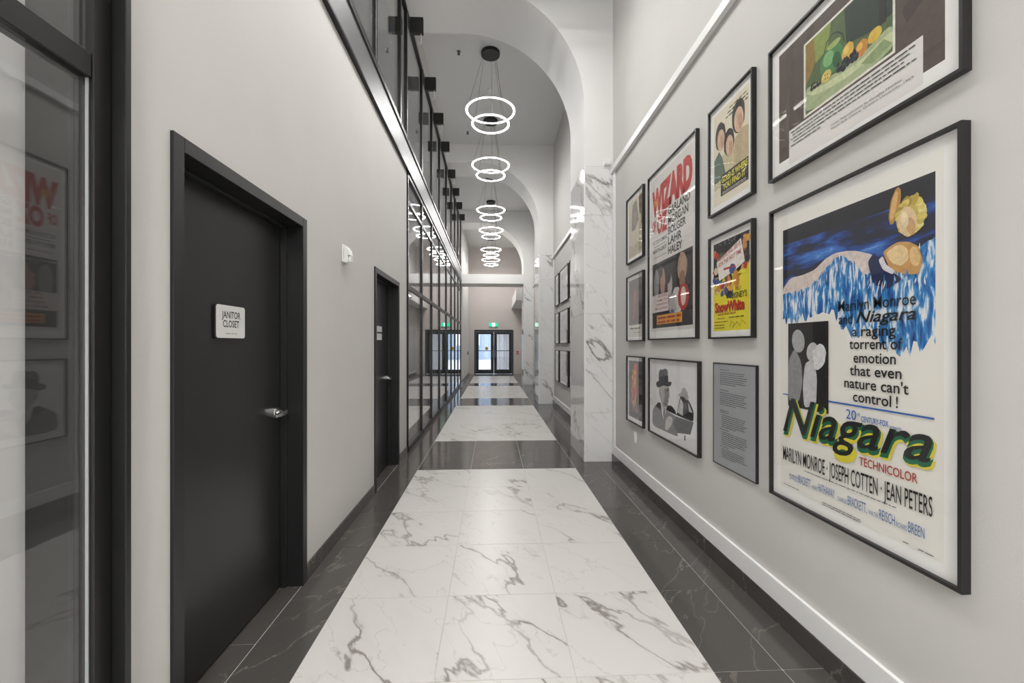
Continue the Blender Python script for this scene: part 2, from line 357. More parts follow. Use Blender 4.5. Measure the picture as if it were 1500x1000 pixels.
# ------------------------------------------------------------------ text and print helper
def text_geo(s, bold=0.0, shear=0.0):
    cu = bpy.data.curves.new('t', 'FONT'); cu.body = s; cu.resolution_u = 3; cu.offset = bold; cu.shear = shear
    ob = bpy.data.objects.new('t', cu); COL.objects.link(ob)
    me = bpy.data.meshes.new_from_object(ob)
    v = [(p.co.x, p.co.y) for p in me.vertices]; f = [tuple(p.vertices) for p in me.polygons]
    bpy.data.objects.remove(ob); bpy.data.curves.remove(cu); bpy.data.meshes.remove(me)
    return v, f
class Print:
    """flat printed sheet: coloured shapes and lettering in metres from the lower left corner"""
    def __init__(s, z): s.z = z; s.lay = {}; s.n = 0; s.k = 0
    def raw(s, layer, col, pts, faces):
        V, F, C = s.lay.setdefault(layer, ([], [], [])); i = len(V); s.n += 1; z = s.z + s.n * .00002
        V += [(p[0], p[1], z) for p in pts]; F += [tuple(i + k for k in f) for f in faces]; C += [lin(col)] * len(faces)
    def poly(s, col, pts, layer='paint'):
        if layer == 'paint' and 5 < len(pts) < 20:                     # brushed outlines are rounded
            for _ in range(2):
                q = []
                for a, b in zip(pts, pts[1:] + pts[:1]): q += [(a[0] * .86 + b[0] * .14, a[1] * .86 + b[1] * .14), (a[0] * .14 + b[0] * .86, a[1] * .14 + b[1] * .86)]
                pts = q
        s.raw(layer, col, pts, [tuple(range(len(pts)))])
    def rect(s, col, x0, y0, x1, y1, layer='paint'): s.poly(col, [(x0, y0), (x1, y0), (x1, y1), (x0, y1)], layer)
    def ell(s, col, cx, cy, rx, ry, rot=0, n=20, layer='paint', wob=0):
        c, q = math.cos(rot), math.sin(rot); P = []
        for k in range(n):
            a = 2 * math.pi * k / n; g = 1 + (random.uniform(-wob, wob) if wob else 0); x, y = rx * g * math.cos(a), ry * g * math.sin(a)
            P.append((cx + x * c - y * q, cy + x * q + y * c))
        s.poly(col, P, layer)
    def streak(s, col, x, y, ln, wd, ang):
        dx, dy = math.cos(ang), math.sin(ang); nx, ny = -dy * wd / 2, dx * wd / 2
        s.poly(col, [(x - nx * .3, y - ny * .3), (x + dx * ln * .5 - nx, y + dy * ln * .5 - ny), (x + dx * ln, y + dy * ln), (x + dx * ln * .5 + nx, y + dy * ln * .5 + ny), (x + nx * .3, y + ny * .3)])
    def curve(s, col, pts, wd, layer='paint'):
        A, B = [], []
        for k, p in enumerate(pts):
            a = Vector(pts[max(k - 1, 0)]); b = Vector(pts[min(k + 1, len(pts) - 1)]); d = (b - a).normalized()
            A.append((p[0] - d.y * wd / 2, p[1] + d.x * wd / 2)); B.append((p[0] + d.y * wd / 2, p[1] - d.x * wd / 2))
        s.raw(layer, col, A + B, [(k, k + 1, len(pts) + k + 1, len(pts) + k) for k in range(len(pts) - 1)])
    def text(s, t, x0, y0, x1, h, col='#191717', bold=.0, shear=0, rise=0, grow=1.0, full=False):
        """fit text between x0 and x1 on baseline y0, capital height h"""
        v, f = text_geo(t, bold, shear)
        xs = [p[0] for p in v]; ys = [p[1] for p in v]; a, b = min(xs), max(xs); k = (x1 - x0) / (b - a)
        cap = .70; q = h / cap
        pts = []
        for p in v:
            u = (p[0] - a) / (b - a); pts.append((x0 + (p[0] - a) * k, y0 + rise * u + p[1] * q * (1 + (grow - 1) * u)))
        s.k += 1; s.raw('text%d' % s.k, col, pts, f)
    def dashes(s, col, x0, x1, y, h, indent=0, last=1.0):
        x = x0 + indent; e = x0 + (x1 - x0) * last; F = []; V = []
        while x < e - h:
            ln = min(random.uniform(1.5, 6.5) * h, e - x); i = len(V)
            V += [(x, y), (x + ln, y), (x + ln, y + h * .62), (x, y + h * .62)]; F.append((i, i + 1, i + 2, i + 3)); x += ln + h * .7
        s.raw('fine', col, V, F)
    def build(s, parent):
        pr = None
        order = [k for k in ('ink', 'paint', 'sky', 'water') if k in s.lay] + [k for k in s.lay if k[:4] in ('text', 'fine')]
        for layer in order:
            V, F, C = s.lay[layer]
            nm = {'ink': 'print', 'paint': 'picture', 'sky': 'picture', 'water': 'picture', 'fine': 'fine_print'}.get(layer, 'lettering')
            if not pr and nm == 'picture': nm = 'print'
            mm = {'paint': 'print_paint', 'sky': 'print_sky', 'water': 'print_water'}.get(layer, 'print_ink')
            me = bpy.data.meshes.new(nm); me.from_pydata(V, [], F)
            at = me.color_attributes.new('Col', 'FLOAT_COLOR', 'CORNER')
            vals = []
            for p, c in zip(me.polygons, C): vals += [*c, 1.0] * p.loop_total
            at.data.foreach_set('color', vals); me.materials.append(MATS[mm])
            bm = bmesh.new(); bm.from_mesh(me)
            bmesh.ops.triangulate(bm, faces=[f for f in bm.faces if len(f.verts) > 4])
            for f in bm.faces:
                f.normal_update()
                if f.normal.z < 0: f.normal_flip()
            bm.to_mesh(me); bm.free()
            o = link(nm, me, pr or parent)
            if layer == 'fine': o['kind'] = 'stuff'
            if not pr: pr = o
        return pr
WALLROT = Matrix(((0, 0, -1), (-1, 0, 0), (0, 1, 0))).to_euler()     # local x runs towards the viewer, y up, z out of the right wall
def framed(name, yl, yr, z0, z1, label, cat, paint, group='framed pictures on the nearest poster wall', rim=.011, dep=.03, matm='mat_board', glazed=True):
    W, H = yl - yr, z1 - z0
    r = empty(name, (XR, yl, z0)); r.rotation_euler = WALLROT; tag(r, label, cat, group)
    fr = MB().box(0, W, 0, rim, .0005, dep).box(0, W, H - rim, H, .0005, dep).box(0, rim, rim, H - rim, .0005, dep).box(W - rim, W, rim, H - rim, .0005, dep)
    fr.build('frame', 'art_frame', r)
    box('mat_board', matm, r, rim, W - rim, rim, H - rim, .0005, .014)
    p = Print(.0142); paint(p, W, H); p.build(r)
    if glazed: box('glass', 'art_glass', r, rim + .0005, W - rim - .0005, rim + .0005, H - rim - .0005, .022, .0235)
    return r

# ------------------------------------------------------------------ pictures on the nearest poster wall
def waves_poster(p, W, H):
    rnd = random.Random(3)
    p.rect('#edeae2', .066, .061, .856, 1.418, 'ink')
    x0, x1, yt = .084, .830, 1.355
    p.rect('#22232b', x0, 1.12, x1, yt); p.rect('#22232b', x0, 1.0, x1, 1.28, 'sky')
    p.poly('#d9cbc2', [(x0, 1.062), (.139, 1.108), (.22, 1.108), (.297, 1.12), (.36, 1.158), (.414, 1.172), (.47, 1.168), (.519, 1.158), (.60, 1.125), (.62, 1.02), (x0, 1.0)])
    edge = [(x0 + (x1 - x0) * k / 60) for k in range(61)]
    top = [(x, 1.035 + .115 * math.exp(-((x - .43) / .11) ** 2) + .10 * max(0, (x - .64) / .19) + rnd.uniform(-.008, .008)) for x in edge]
    bot = [(x, (.915 - .015 * math.sin(x * 9) - (.13 * max(0, (x - .38) / .15) if x < .53 else .13 + .03 * math.sin(x * 20))) + rnd.uniform(-.03, .03)) for x in reversed(edge)]
    p.poly('#ffffff', top + bot, 'water')
    for k in range(70):
        x = rnd.uniform(x0 + .01, x1 - .02); q = min(range(61), key=lambda i: abs(edge[i] - x))
        p.streak(rnd.choice(['#f0efec', '#e6e8ea', '#2c7fc0', '#1c5fa8', '#dfe8ee']), x, top[q][1] + rnd.uniform(-.03, .015), rnd.uniform(.02, .06), rnd.uniform(.003, .007), -math.pi / 2 + rnd.uniform(-.3, .1))
    # plain golden forms on the crest of the wave
    p.ell('#b98a48', .688, 1.285, .020, .066, -.2, 28, wob=.04); p.ell('#d9b070', .684, 1.285, .011, .052, -.2, 24)
    p.ell('#cdb75a', .748, 1.232, .050, .068, .1, 28)
    for k in range(26):
        t = 2 * math.pi * k / 26; p.ell(rnd.choice(['#cdb75a', '#dcc86c', '#a98f3c', '#e8dc94', '#bfa648']), .748 + .040 * math.cos(t), 1.232 + .056 * math.sin(t), rnd.uniform(.012, .022), rnd.uniform(.012, .022), t, 14, wob=.1)
    p.ell('#e2c79c', .735, 1.215, .034, .054, .2, 28); p.ell('#cfa678', .748, 1.195, .016, .032, .2, 24); p.ell('#ecd8b2', .725, 1.225, .014, .03, .2, 24)
    p.poly('#c9995c', [(.640, 1.125), (.672, 1.142), (.70, 1.15), (.74, 1.142), (.775, 1.118), (.79, 1.07), (.775, 1.02), (.72, 1.03), (.67, 1.055)])
    p.poly('#e6cc98', [(.652, 1.118), (.68, 1.136), (.71, 1.140), (.735, 1.12), (.742, 1.08), (.71, 1.06), (.675, 1.08)]); p.ell('#dfbd82', .762, 1.085, .018, .036, .2, 24)
    p.poly('#1e2a52', [(.575, 1.10), (.595, 1.125), (.62, 1.11), (.645, 1.065), (.70, 1.03), (.715, 1.01), (.66, .985), (.60, 1.01)])
    p.poly('#dcd9dc', [(.622, 1.10), (.640, 1.112), (.655, 1.075), (.69, 1.048), (.68, 1.035), (.64, 1.06)])
    for k in range(24): p.streak(rnd.choice(['#f0efec', '#dfe8ee', '#2c7fc0']), rnd.uniform(.57, .81), rnd.uniform(1.005, 1.045), rnd.uniform(.02, .05), rnd.uniform(.003, .006), -math.pi / 2 + rnd.uniform(-.4, .2))
    # small dark picture with two grey forms
    p.rect('#1c1b1c', .126, .474, .380, .882)
    p.poly('#8f8f90', [(.128, .70), (.17, .76), (.215, .70), (.225, .60), (.20, .50), (.128, .50)])
    p.ell('#a9a9a8', .195, .795, .042, .056, .2)
    p.poly('#c4c4c6', [(.24, .69), (.285, .71), (.315, .64), (.31, .50), (.235, .48), (.225, .58)])
    p.ell('#bdbdbd', .285, .745, .034, .044, -.3); p.ell('#d8d8d6', .325, .725, .04, .06, -.1, wob=.12)
    T = p.text
    T('Marilyn Monroe', .433, .917, .767, .046, bold=.003); T('and', .436, .864, .505, .042, bold=.010); T('Niagara', .522, .866, .767, .045, bold=.014, shear=.3)
    T('a', .505, .811, .526, .042, bold=.010); T('raging', .546, .811, .692, .042, bold=.010); T('torrent of', .490, .760, .718, .042, bold=.010); T('emotion', .510, .705, .693, .042, bold=.010)
    T('that even', .492, .653, .715, .042, bold=.010); T("nature can't", .465, .600, .741, .042, bold=.010); T('control', .508, .547, .675, .042, bold=.010); T('!', .694, .547, .701, .042, bold=.014)
    p.rect('#2a62b4', .088, .5265, .126, .532, 'ink'); p.rect('#2a62b4', .380, .5265, .829, .533, 'ink')
    T('20', .474, .471, .523, .040, '#2a62b4'); T('th', .528, .490, .541, .015, '#2a62b4'); T('CENTURY-FOX', .546, .471, .664, .022, '#2a62b4', .01); T('presents', .670, .469, .715, .012, '#2a62b4')
    T('Niagara', .100, .326, .836, .180, '#e0d23c', .03, .35, .035, .8); T('Niagara', .092, .332, .828, .180, '#1d6a4c', .025, .35, .035, .8)
    T('Niagara', .089, .345, .824, .172, '#1b1d1b', .008, .35, .035, .8)
    T('TECHNICOLOR', .538, .296, .773, .033, '#b03a24', .008)
    T('MARILYN MONROE \u00b7 JOSEPH COTTEN \u00b7 JEAN PETERS', .089, .200, .823, .068, bold=.004)
    p.dashes('#77777a', .235, .70, .181, .006); p.dashes('#77777a', .135, .20, .136, .006)
    T('CHARLES', .135, .115, .190, .020, '#5f7fae'); T('BRACKETT', .195, .115, .275, .038, '#4a70ac'); T('HENRY', .285, .115, .318, .018, '#5f7fae'); T('HATHAWAY', .322, .115, .415, .038, '#4a70ac')
    T('CHARLES', .430, .115, .478, .018, '#5f7fae'); T('BRACKETT,', .482, .115, .572, .038, '#4a70ac'); T('WALTER', .580, .115, .622, .018, '#5f7fae'); T('REISCH', .626, .115, .690, .038, '#4a70ac')
    T('RICHARD', .694, .115, .736, .018, '#5f7fae'); T('BREEN', .740, .115, .797, .038, '#4a70ac')
    p.dashes('#55555a', .094, .20, .078, .005); p.dashes('#55555a', .346, .544, .074, .005); p.dashes('#55555a', .346, .544, .066, .005); p.dashes('#55555a', .72, .745, .071, .005); p.dashes('#55555a', .775, .83, .069, .005)
framed('film_poster', 2.184, 1.260, .656, 2.131, 'largest framed film poster, blue waves above black script title, nearest on the right', 'poster', waves_poster, dep=.032, rim=.012)

def fruit_print(p, W, H):
    p.rect('#574b44', .063, .077, .868, .628)
    p.rect('#e4e0dc', .137, .077, .797, .208, 'ink'); p.rect('#e4e0dc', .137, .04, .797, .08, 'ink')
    p.poly('#6b5b52', [(.70, .62), (.86, .62), (.86, .45), (.82, .36), (.78, .40), (.73, .52)]); p.poly('#463b36', [(.72, .35), (.80, .42), (.80, .33), (.74, .29)])
    p.rect('#e6e3d8', .237, .218, .696, .566)
    p.rect('#54683f', .248, .229, .686, .555)
    p.poly('#93793a', [(.248, .555), (.33, .555), (.30, .42), (.248, .36)]); p.poly('#8c9a4e', [(.30, .555), (.40, .555), (.38, .45), (.31, .43)])
    p.poly('#2f3d33', [(.47, .555), (.686, .555), (.686, .37), (.58, .37), (.48, .40)]); p.poly('#2a2724', [(.63, .555), (.66, .555), (.66, .36), (.63, .36)])
    p.poly('#a9b58a', [(.248, .352), (.35, .33), (.45, .31), (.55, .305), (.686, .335), (.686, .229), (.248, .229)])
    p.poly('#c9d0a4', [(.248, .33), (.40, .30), (.55, .285), (.686, .31), (.686, .26), (.45, .26), (.3, .29)]); p.poly('#8da06f', [(.55, .27), (.65, .30), (.686, .26), (.60, .24)])
    p.curve('#28402c', [(.362, .445), (.378, .482), (.405, .496), (.435, .484), (.462, .455), (.468, .42)], .006)
    p.ell('#4f8a52', .400, .388, .062, .062, wob=.03); p.ell('#7fb373', .385, .402, .030, .034, .3); p.ell('#9fb564', .415, .447, .036, .014); p.ell('#2f5e3c', .43, .37, .022, .035, .2)
    p.ell('#d8ae4a', .487, .365, .030, .036, wob=.04); p.ell('#e6c86a', .480, .375, .013, .018); p.ell('#c98b3a', .552, .333, .030, .033, wob=.04); p.ell('#e3b85c', .545, .343, .014, .015); p.ell('#dcb94a', .612, .342, .031, .026, wob=.04)
    for k in range(46): p.ell(random.choice(['#22232e', '#33364a', '#15151c']), random.uniform(.43, .535), random.uniform(.298, .345), .0075, .0085, n=8)
    for k in range(14): p.ell(random.choice(['#3a3428', '#22231e']), random.uniform(.285, .345), random.uniform(.318, .348), .006, .007, n=8)
    p.ell('#d8c46a', .375, .332, .028, .026, wob=.03)
    for q in ((.368, .34), (.382, .337), (.37, .324), (.383, .322)): p.ell('#4a3520', q[0], q[1], .003, .004, n=8)
    for i, (l, a) in enumerate(((1.0, .0), (.97, .012), (.93, 0), (1.0, .016), (.3, 0))): p.dashes('#4a4a4c', .152, .775, .190 - i * .0165, .0075, a, l)
    p.text('Color Reproduction by Douglas Huntley,', .400, .098, .725, .0085, '#3c3c3e'); p.text("Visual Aids Centre, Queen's University, 1969", .400, .082, .765, .0085, '#3c3c3e')
framed('framed_still_life', 2.192, 1.257, 2.285, 2.972, 'framed still life of green jug and fruit on brown, above the largest poster', 'picture', fruit_print, dep=.032)

def faces_poster(p, W, H):
    p.rect('#e4dcc4', .055, .055, W - .05, H - .055, 'ink'); p.rect('#cbbf9c', .06, .16, W - .055, .36)
    for cx, cy, s, hair in ((.135, .47, 1.0, '#3b352f'), (.335, .50, 1.1, '#37322e'), (.235, .39, .95, '#2f2a27')):
        p.ell(hair, cx, cy + .02, .062 * s, .092 * s, .1, wob=.05); p.ell('#d8b79a', cx + .006, cy - .005, .044 * s, .070 * s, .1); p.ell('#c59c7f', cx + .02, cy - .02, .02 * s, .045 * s, .1)
    p.poly('#5f7263', [(.06, .20), (.06, .36), (.12, .40), (.16, .34), (.20, .22)]); p.poly('#bfae8a', [(.28, .22), (.30, .40), (.38, .43), (W - .055, .42), (W - .055, .25)])
    p.rect('#241f1e', .14, .10, W - .055, .235)
    p.text('GOLD IS WHERE', .150, .182, W - .062, .038, '#d9cf3a', .03, rise=.006); p.text('YOU FIND IT', .165, .134, W - .085, .036, '#d9cf3a', .03, rise=.006)
    p.dashes('#d6cfc0', .16, W - .08, .118, .006); p.dashes('#d6cfc0', .16, W - .08, .108, .006)
    for i in range(3): p.dashes(('#7a7436', '#3c3834', '#3c3834')[i], .24 - .02 * i, W - .06, .615 - .022 * i, .014)
framed('film_poster', 2.830, 2.337, 2.288, 2.998, 'framed cream film poster with three portrait heads and yellow lettering on black', 'poster', faces_poster)

def yellow_poster(p, W, H):
    rnd = random.Random(11)
    p.rect('#e6d832', .045, .05, W - .045, H - .05, 'ink'); p.rect('#26262a', .045, .40, W - .045, H - .05)
    p.poly('#e6d832', [(.045, .40), (.045, .31), (.15, .33), (.30, .38), (W - .045, .46), (W - .045, .38)])
    for k in range(60):
        e = rnd.random(); x, yy = (rnd.uniform(.06, .14), rnd.uniform(.30, .57)) if e < .4 else (rnd.uniform(W - .12, W - .06), rnd.uniform(.42, .60)) if e < .65 else (rnd.uniform(.13, .26), rnd.uniform(.27, .40))
        p.ell(rnd.choice(['#b8362a', '#c98a5a', '#3d6a4a', '#3a4f86', '#d9c8a8', '#8a4a30', '#2a2a2c', '#d9a04a']), x, yy, rnd.uniform(.012, .026), rnd.uniform(.014, .03), rnd.uniform(0, 3), wob=.12)
    p.poly('#ece7df', [(.085, .50), (.36, .595), (.40, .45), (.30, .415), (.12, .375)])
    p.ell('#d08a3c', .31, .36, .03, .06, .2, wob=.06); p.ell('#3a5d9c', .27, .43, .035, .03, wob=.1)
    for k in range(12): p.ell('#e8e4da', rnd.uniform(.12, .3), rnd.uniform(.58, .62), .003, .003, n=6)
    p.text('MILLIONS WILL SEE IT', .105, .500, .355, .026, '#b84040', .015, rise=.055); p.text('FOR THE FIRST TIME', .115, .462, .365, .026, '#b84040', .015, rise=.045); p.dashes('#b84040', .17, .30, .435, .020)
    p.text('WALT', .30, .288, .36, .022, '#2a2a22'); p.text("DISNEY'S", .265, .245, .42, .036, '#23231f', .012)
    p.text('SnowWhite', .068, .172, .398, .060, '#7c1717', .045); p.text('SnowWhite', .066, .177, .394, .058, '#c22a22', .03)
    p.text('and the Seven Dwarfs', .105, .150, .305, .017, '#8c2018', .012)
    p.dashes('#6a6420', .10, .18, .128, .008); p.dashes('#6a6420', .23, .39, .128, .010); p.dashes('#8c5a20', .06, .22, .106, .008); p.dashes('#6a6420', .06, .18, .085, .008); p.dashes('#6a6420', .06, .18, .068, .008)
    p.curve('#9a8a20', [(.24, .07), (.26, .11), (.29, .09), (.27, .065), (.32, .10), (.35, .075), (.37, .11), (.41, .08)], .004, 'ink')
framed('film_poster', 2.825, 2.337, 1.473, 2.147, 'framed bright yellow film poster with red title and white banner', 'poster', yellow_poster)

def red_title_poster(p, W, H):
    p.rect('#e4e1dc', .05, .075, W - .05, H - .055, 'ink'); p.rect('#dedad5', .055, .08, W - .055, H - .06, 'ink')
    x0, x1 = .085, W - .075
    p.rect('#2e2b2c', x0, .105, x1, .685)
    for cx, cy, rx, ry, c in ((.18, .50, .06, .13, '#8e8e8f'), (.32, .50, .055, .12, '#b08a7c'), (.27, .60, .05, .06, '#514b4a'), (.47, .46, .045, .10, '#b4aaa6'), (.44, .53, .05, .06, '#3a2f2c'), (.70, .56, .085, .12, '#b2947e'), (.70, .47, .05, .07, '#8a6a54'), (.60, .30, .10, .12, '#c9c2be')):
        p.ell(c, cx, cy, rx, ry, wob=.07)
    p.poly('#a9a2a0', [(.46, .36), (.56, .38), (.60, .24), (.50, .20), (.44, .26)]); p.ell('#5a6f9a', .52, .20, .05, .05, wob=.1)
    p.ell('#b23430', .72, .33, .095, .105); p.ell('#d8c2b6', .72, .335, .045, .075)
    p.rect('#d8d0cc', x0, .245, .44, .40, 'ink')
    for i, t in enumerate(('BURKE', 'HAMILTON', 'GRAPEWIN', 'MUNCHKINS')): p.text(t, .22 + (-.02) * i, .372 - .036 * i, .425, .022, '#a03a40', .012)
    p.rect('#e0982c', .19, .135, .70, .215, 'ink'); p.dashes('#a04018', .21, .68, .180, .030); p.dashes('#a04018', .21, .68, .145, .030)
    p.text('WIZARD', .075, 1.130, W - .080, .205, '#c23a34', .075, rise=.02, grow=1.1); p.text('THE', .125, 1.205, .215, .050, '#dfb53c', .03)
    p.text('OF', .085, .985, .165, .085, '#c23a34', .045); p.text('OZ', .195, .945, .415, .150, '#c23a34', .055)
    for i, t in enumerate(('GARLAND', 'MORGAN', 'BOLGER', 'LAHR', 'HALEY')):
        p.text(t, .435, 1.045 - .083 * i, (.835, .805, .765, .69, .70)[i], .062, '#262424', .022)
    p.text('VICTOR FLEMING', .095, .860, .415, .034, '#2c2a2a', .008); p.text('MERVYN LEROY', .105, .780, .405, .036, '#2c2a2a', .012); p.dashes('#55504e', .13, .39, .832, .010); p.dashes('#55504e', .11, .40, .735, .008)
framed('film_poster', 3.952, 3.0, 1.479, 2.990, 'tall framed film poster with big red title over black cast names', 'poster', red_title_poster)

def hat_photo(p, W, H):
    p.rect('#ececec', .03, .03, W - .03, H - .03, 'ink')
    P = p.poly
    P('#7c7d80', [(.076, .217), (.22, .3), (.311, .292), (.379, .252), (.582, .231), (.881, .238), (.829, .137), (.604, .105), (.615, .073), (.068, .063)])
    P('#55565a', [(.582, .231), (.881, .238), (.829, .137), (.604, .105), (.52, .16)]); P('#48494c', [(.16, .265), (.22, .3), (.30, .292), (.345, .165), (.27, .22)])
    P('#e6e6e4', [(.268, .301), (.299, .29), (.379, .242), (.337, .165), (.293, .209)]); P('#3a3a3c', [(.335, .262), (.36, .24), (.345, .165), (.322, .21)])
    P('#b9b7b4', [(.226, .429), (.299, .451), (.446, .456), (.451, .408), (.461, .372), (.437, .36), (.434, .335), (.413, .296), (.374, .271), (.299, .29), (.268, .326), (.228, .383)])
    P('#8d8b89', [(.337, .43), (.446, .451), (.446, .412), (.44, .37), (.422, .346), (.408, .3), (.379, .276), (.324, .304), (.361, .378)])
    P('#3e3d3d', [(.385, .425), (.43, .432), (.432, .418), (.39, .412)]); P('#5b5655', [(.395, .335), (.43, .34), (.427, .328), (.398, .325)]); p.ell('#9c9a97', .255, .375, .016, .028)
    P('#6f7073', [(.226, .486), (.22, .547), (.24, .578), (.268, .594), (.30, .588), (.349, .603), (.39, .603), (.417, .59), (.427, .512), (.422, .483), (.324, .469)])
    P('#3d3e42', [(.226, .481), (.226, .517), (.324, .536), (.427, .551), (.429, .493), (.324, .469)])
    P('#46474b', [(.161, .465), (.22, .49), (.434, .498), (.499, .501), (.481, .469), (.422, .455), (.324, .456), (.22, .426), (.172, .434)])
    P('#2c2c2f', [(.379, .252), (.41, .296), (.493, .305), (.56, .279), (.593, .242), (.657, .403), (.688, .434), (.806, .386), (.881, .319), (.877, .238), (.708, .239)])
    P('#d6d6d6', [(.608, .268), (.663, .39), (.708, .355), (.704, .256)]); P('#c8c8ca', [(.787, .379), (.863, .304), (.806, .303)]); P('#626367', [(.71, .35), (.76, .375), (.79, .30), (.71, .26)])
    P('#b5b3b0', [(.625, .413), (.667, .432), (.688, .466), (.728, .479), (.778, .453), (.803, .403), (.768, .381), (.728, .403), (.667, .404), (.629, .398)])
    for q in ((.70, .44), (.725, .45), (.75, .44)): p.streak('#6e6c6a', q[0], q[1], .045, .006, -1.2)
    P('#c9c7c4', [(.374, .162), (.41, .198), (.469, .217), (.515, .206), (.504, .156), (.422, .093), (.361, .076)])
    for q in ((.43, .195), (.45, .185), (.47, .17)): p.streak('#8d8b88', q[0], q[1], .04, .006, -.5)
    P('#333335', [(.728, .11), (.748, .114), (.748, .075), (.728, .071)])
framed('framed_photograph', 3.943, 2.969, .628, 1.316, 'framed black and white photograph of a man in a brimmed hat', 'picture', hat_photo)

def notice(p, W, H):
    yy = H - .045
    for n, ind in ((1, 0), (7, 0), (0, 0), (1, 0), (7, 0), (0, 0), (2, 0), (7, .02), (1, .0), (7, .02), (1, 0), (5, .02)):
        if n == 0: yy -= .018
        for i in range(n): p.dashes('#33373a', .085, W - .085, yy, .0055, ind, (.35 if n <= 2 else .6 if i == n - 1 else random.uniform(.88, 1))); yy -= .0125
        yy -= .004
framed('framed_notice', 2.785, 2.318, .655, 1.317, 'thin grey framed panel of fine text between hat photograph and largest poster', 'sign', notice, rim=.006, dep=.016, matm='grey_metal', glazed=False)

def sepia(p, W, H):
    p.rect('#bcb193', .045, .05, W - .045, H - .05); p.poly('#5a4c3d', [(.14, .33), (.17, .60), (.30, .62), (.36, .40), (.24, .32)]); p.ell('#7d6a50', .25, .44, .06, .07, wob=.1)
    p.poly('#6c5c48', [(.36, .62), (W - .05, .63), (W - .05, .33), (.40, .36)]); p.ell('#d0c6a8', .40, .40, .03, .05); p.poly('#a3977a', [(.06, .06), (.06, .2), (.2, .16), (.4, .2), (W - .06, .08)])
framed('framed_print', 4.599, 4.089, 2.303, 3.002, 'small framed sepia print, topmost of the far column by the marble', 'picture', sepia)
def taupe(p, W, H):
    p.rect('#d6d2c6', .045, .045, W - .045, H - .045, 'ink'); p.rect('#5d5654', .05, .17, W - .05, H - .05); p.rect('#3c3638', .37, .17, .44, H - .05)
    p.poly('#9a4a42', [(.17, .22), (.22, .45), (.25, .58), (.30, .5), (.28, .35), (.24, .22)]); p.ell('#b4605a', .24, .46, .03, .06, wob=.1)
    p.dashes('#4a4644', .09, .40, .125, .022); p.dashes('#6a6664', .22, .42, .085, .010)
framed('framed_print', 4.599, 4.089, 1.473, 2.166, 'small framed dark taupe and red print, middle of the far column', 'picture', taupe)
def flame(p, W, H):
    rnd = random.Random(5)
    p.rect('#4a4b4c', .05, .055, W - .05, H - .05); p.rect('#1d1d1f', .37, .055, W - .05, H - .05)
    p.poly('#c8503a', [(.15, .2), (.13, .4), (.19, .5), (.22, .62), (.33, .63), (.30, .48), (.32, .36), (.27, .2)])
    for k in range(26): p.ell(rnd.choice(['#d9822f', '#e0b040', '#c04a30', '#8a4a34', '#d7703c']), rnd.uniform(.16, .29), rnd.uniform(.12, .55), rnd.uniform(.012, .03), rnd.uniform(.02, .06), rnd.uniform(-.5, .5), wob=.1)
    p.curve('#ddd6cc', [(.07, .30), (.10, .20), (.13, .26), (.16, .18), (.20, .24), (.24, .15), (.28, .22), (.32, .12), (.36, .2), (.40, .08), (.43, .14)], .008)
framed('framed_print', 4.599, 4.089, .620, 1.318, 'small framed orange flame-like print, lowest of the far column above the outlet', 'picture', flame)

# ------------------------------------------------------------------ pictures on the second poster wall
def pale(seed):
    def f(p, W, H):
        r = random.Random(seed); p.rect('#c9c8c5', .07, .07, W - .07, H - .07)
        for k in range(16): p.ell(r.choice(['#a2a1a0', '#8d8c8c', '#b9b8b6', '#75757a', '#d8d7d4', '#99959a']), r.uniform(.14, W - .14), r.uniform(.14, H - .14), r.uniform(.02, .06), r.uniform(.03, .07), r.uniform(0, 3), wob=.15)
    return f
rowz = ((2.33, 3.03), (1.468, 2.16), (.614, 1.32)); names = ('top', 'middle', 'bottom')
for ri, (z0, z1) in enumerate(rowz):
    for ci, (ya, yb) in enumerate(((9.92, 9.385), (9.235, 8.225), (8.06, 7.05))):
        lb = ('narrow %s row pale print, farthest on the wall behind the first column', 'wide %s row pale print on the wall behind the first column', '%s row print mostly hidden behind the first marble column')[ci] % names[ri]
        framed('framed_print', ya, yb, z0, z1, lb, 'picture', pale(ri * 3 + ci + 20), 'framed prints on the second poster wall')

# ------------------------------------------------------------------ black doors
def black_door(name, ya, yb, label, sign):
    r = empty(name, (XL, ya, 0)); tag(r, label, 'door', kind='structure'); W = yb - ya; f = .055; D = -.115
    fr = empty('x'); bpy.data.objects.remove(fr)
    MB().box(-.215, .012, 0, f, 0, ZD).box(-.215, .012, W - f, W, 0, ZD).box(-.215, .012, f, W - f, ZD - f, ZD).box(D, D + .035, W - f - .016, W - f, 0, ZD - f).box(D, D + .035, f, W - f - .016, ZD - f - .016, ZD - f).box(D, D + .035, f, f + .016, 0, ZD - f - .016).build('door_frame', 'black_metal', r, bevel=.002)
    leaf = box('door_leaf', 'black_door', r, D - .045, D - .001, f + .004, W - f - .004, .008, ZD - f - .004, bevel=.002)
    h = MB().cyl((W - f - .075, 1.045), .030, 0, D - .001, D + .010, 28).cyl((W - f - .075, 1.045), .026, 0, D + .010, D + .022, 28).cyl((W - f - .075, 1.045), .012, 0, D + .022, D + .062, 16).build('rosette', 'chrome', leaf, smooth=False)
    MB().prism([(W - f - .058, 1.060), (W - f - .058, 1.032), (W - f - .12, 1.028), (W - f - .185, 1.031), (W - f - .188, 1.046), (W - f - .12, 1.056)], 0, D + .050, D + .066).build('lever', 'chrome', leaf, bevel=.003)
    MB().cyl((.012, 1.58), .004, 0, 0, 0.001, 8)
    return r
d1 = black_door('door_1', *DOORS[0], 'nearest flat black steel door with janitor closet sign and lever handle', 1)
d2 = black_door('door_2', *DOORS[1], 'second flat black steel door, just before the long glazing', 2)
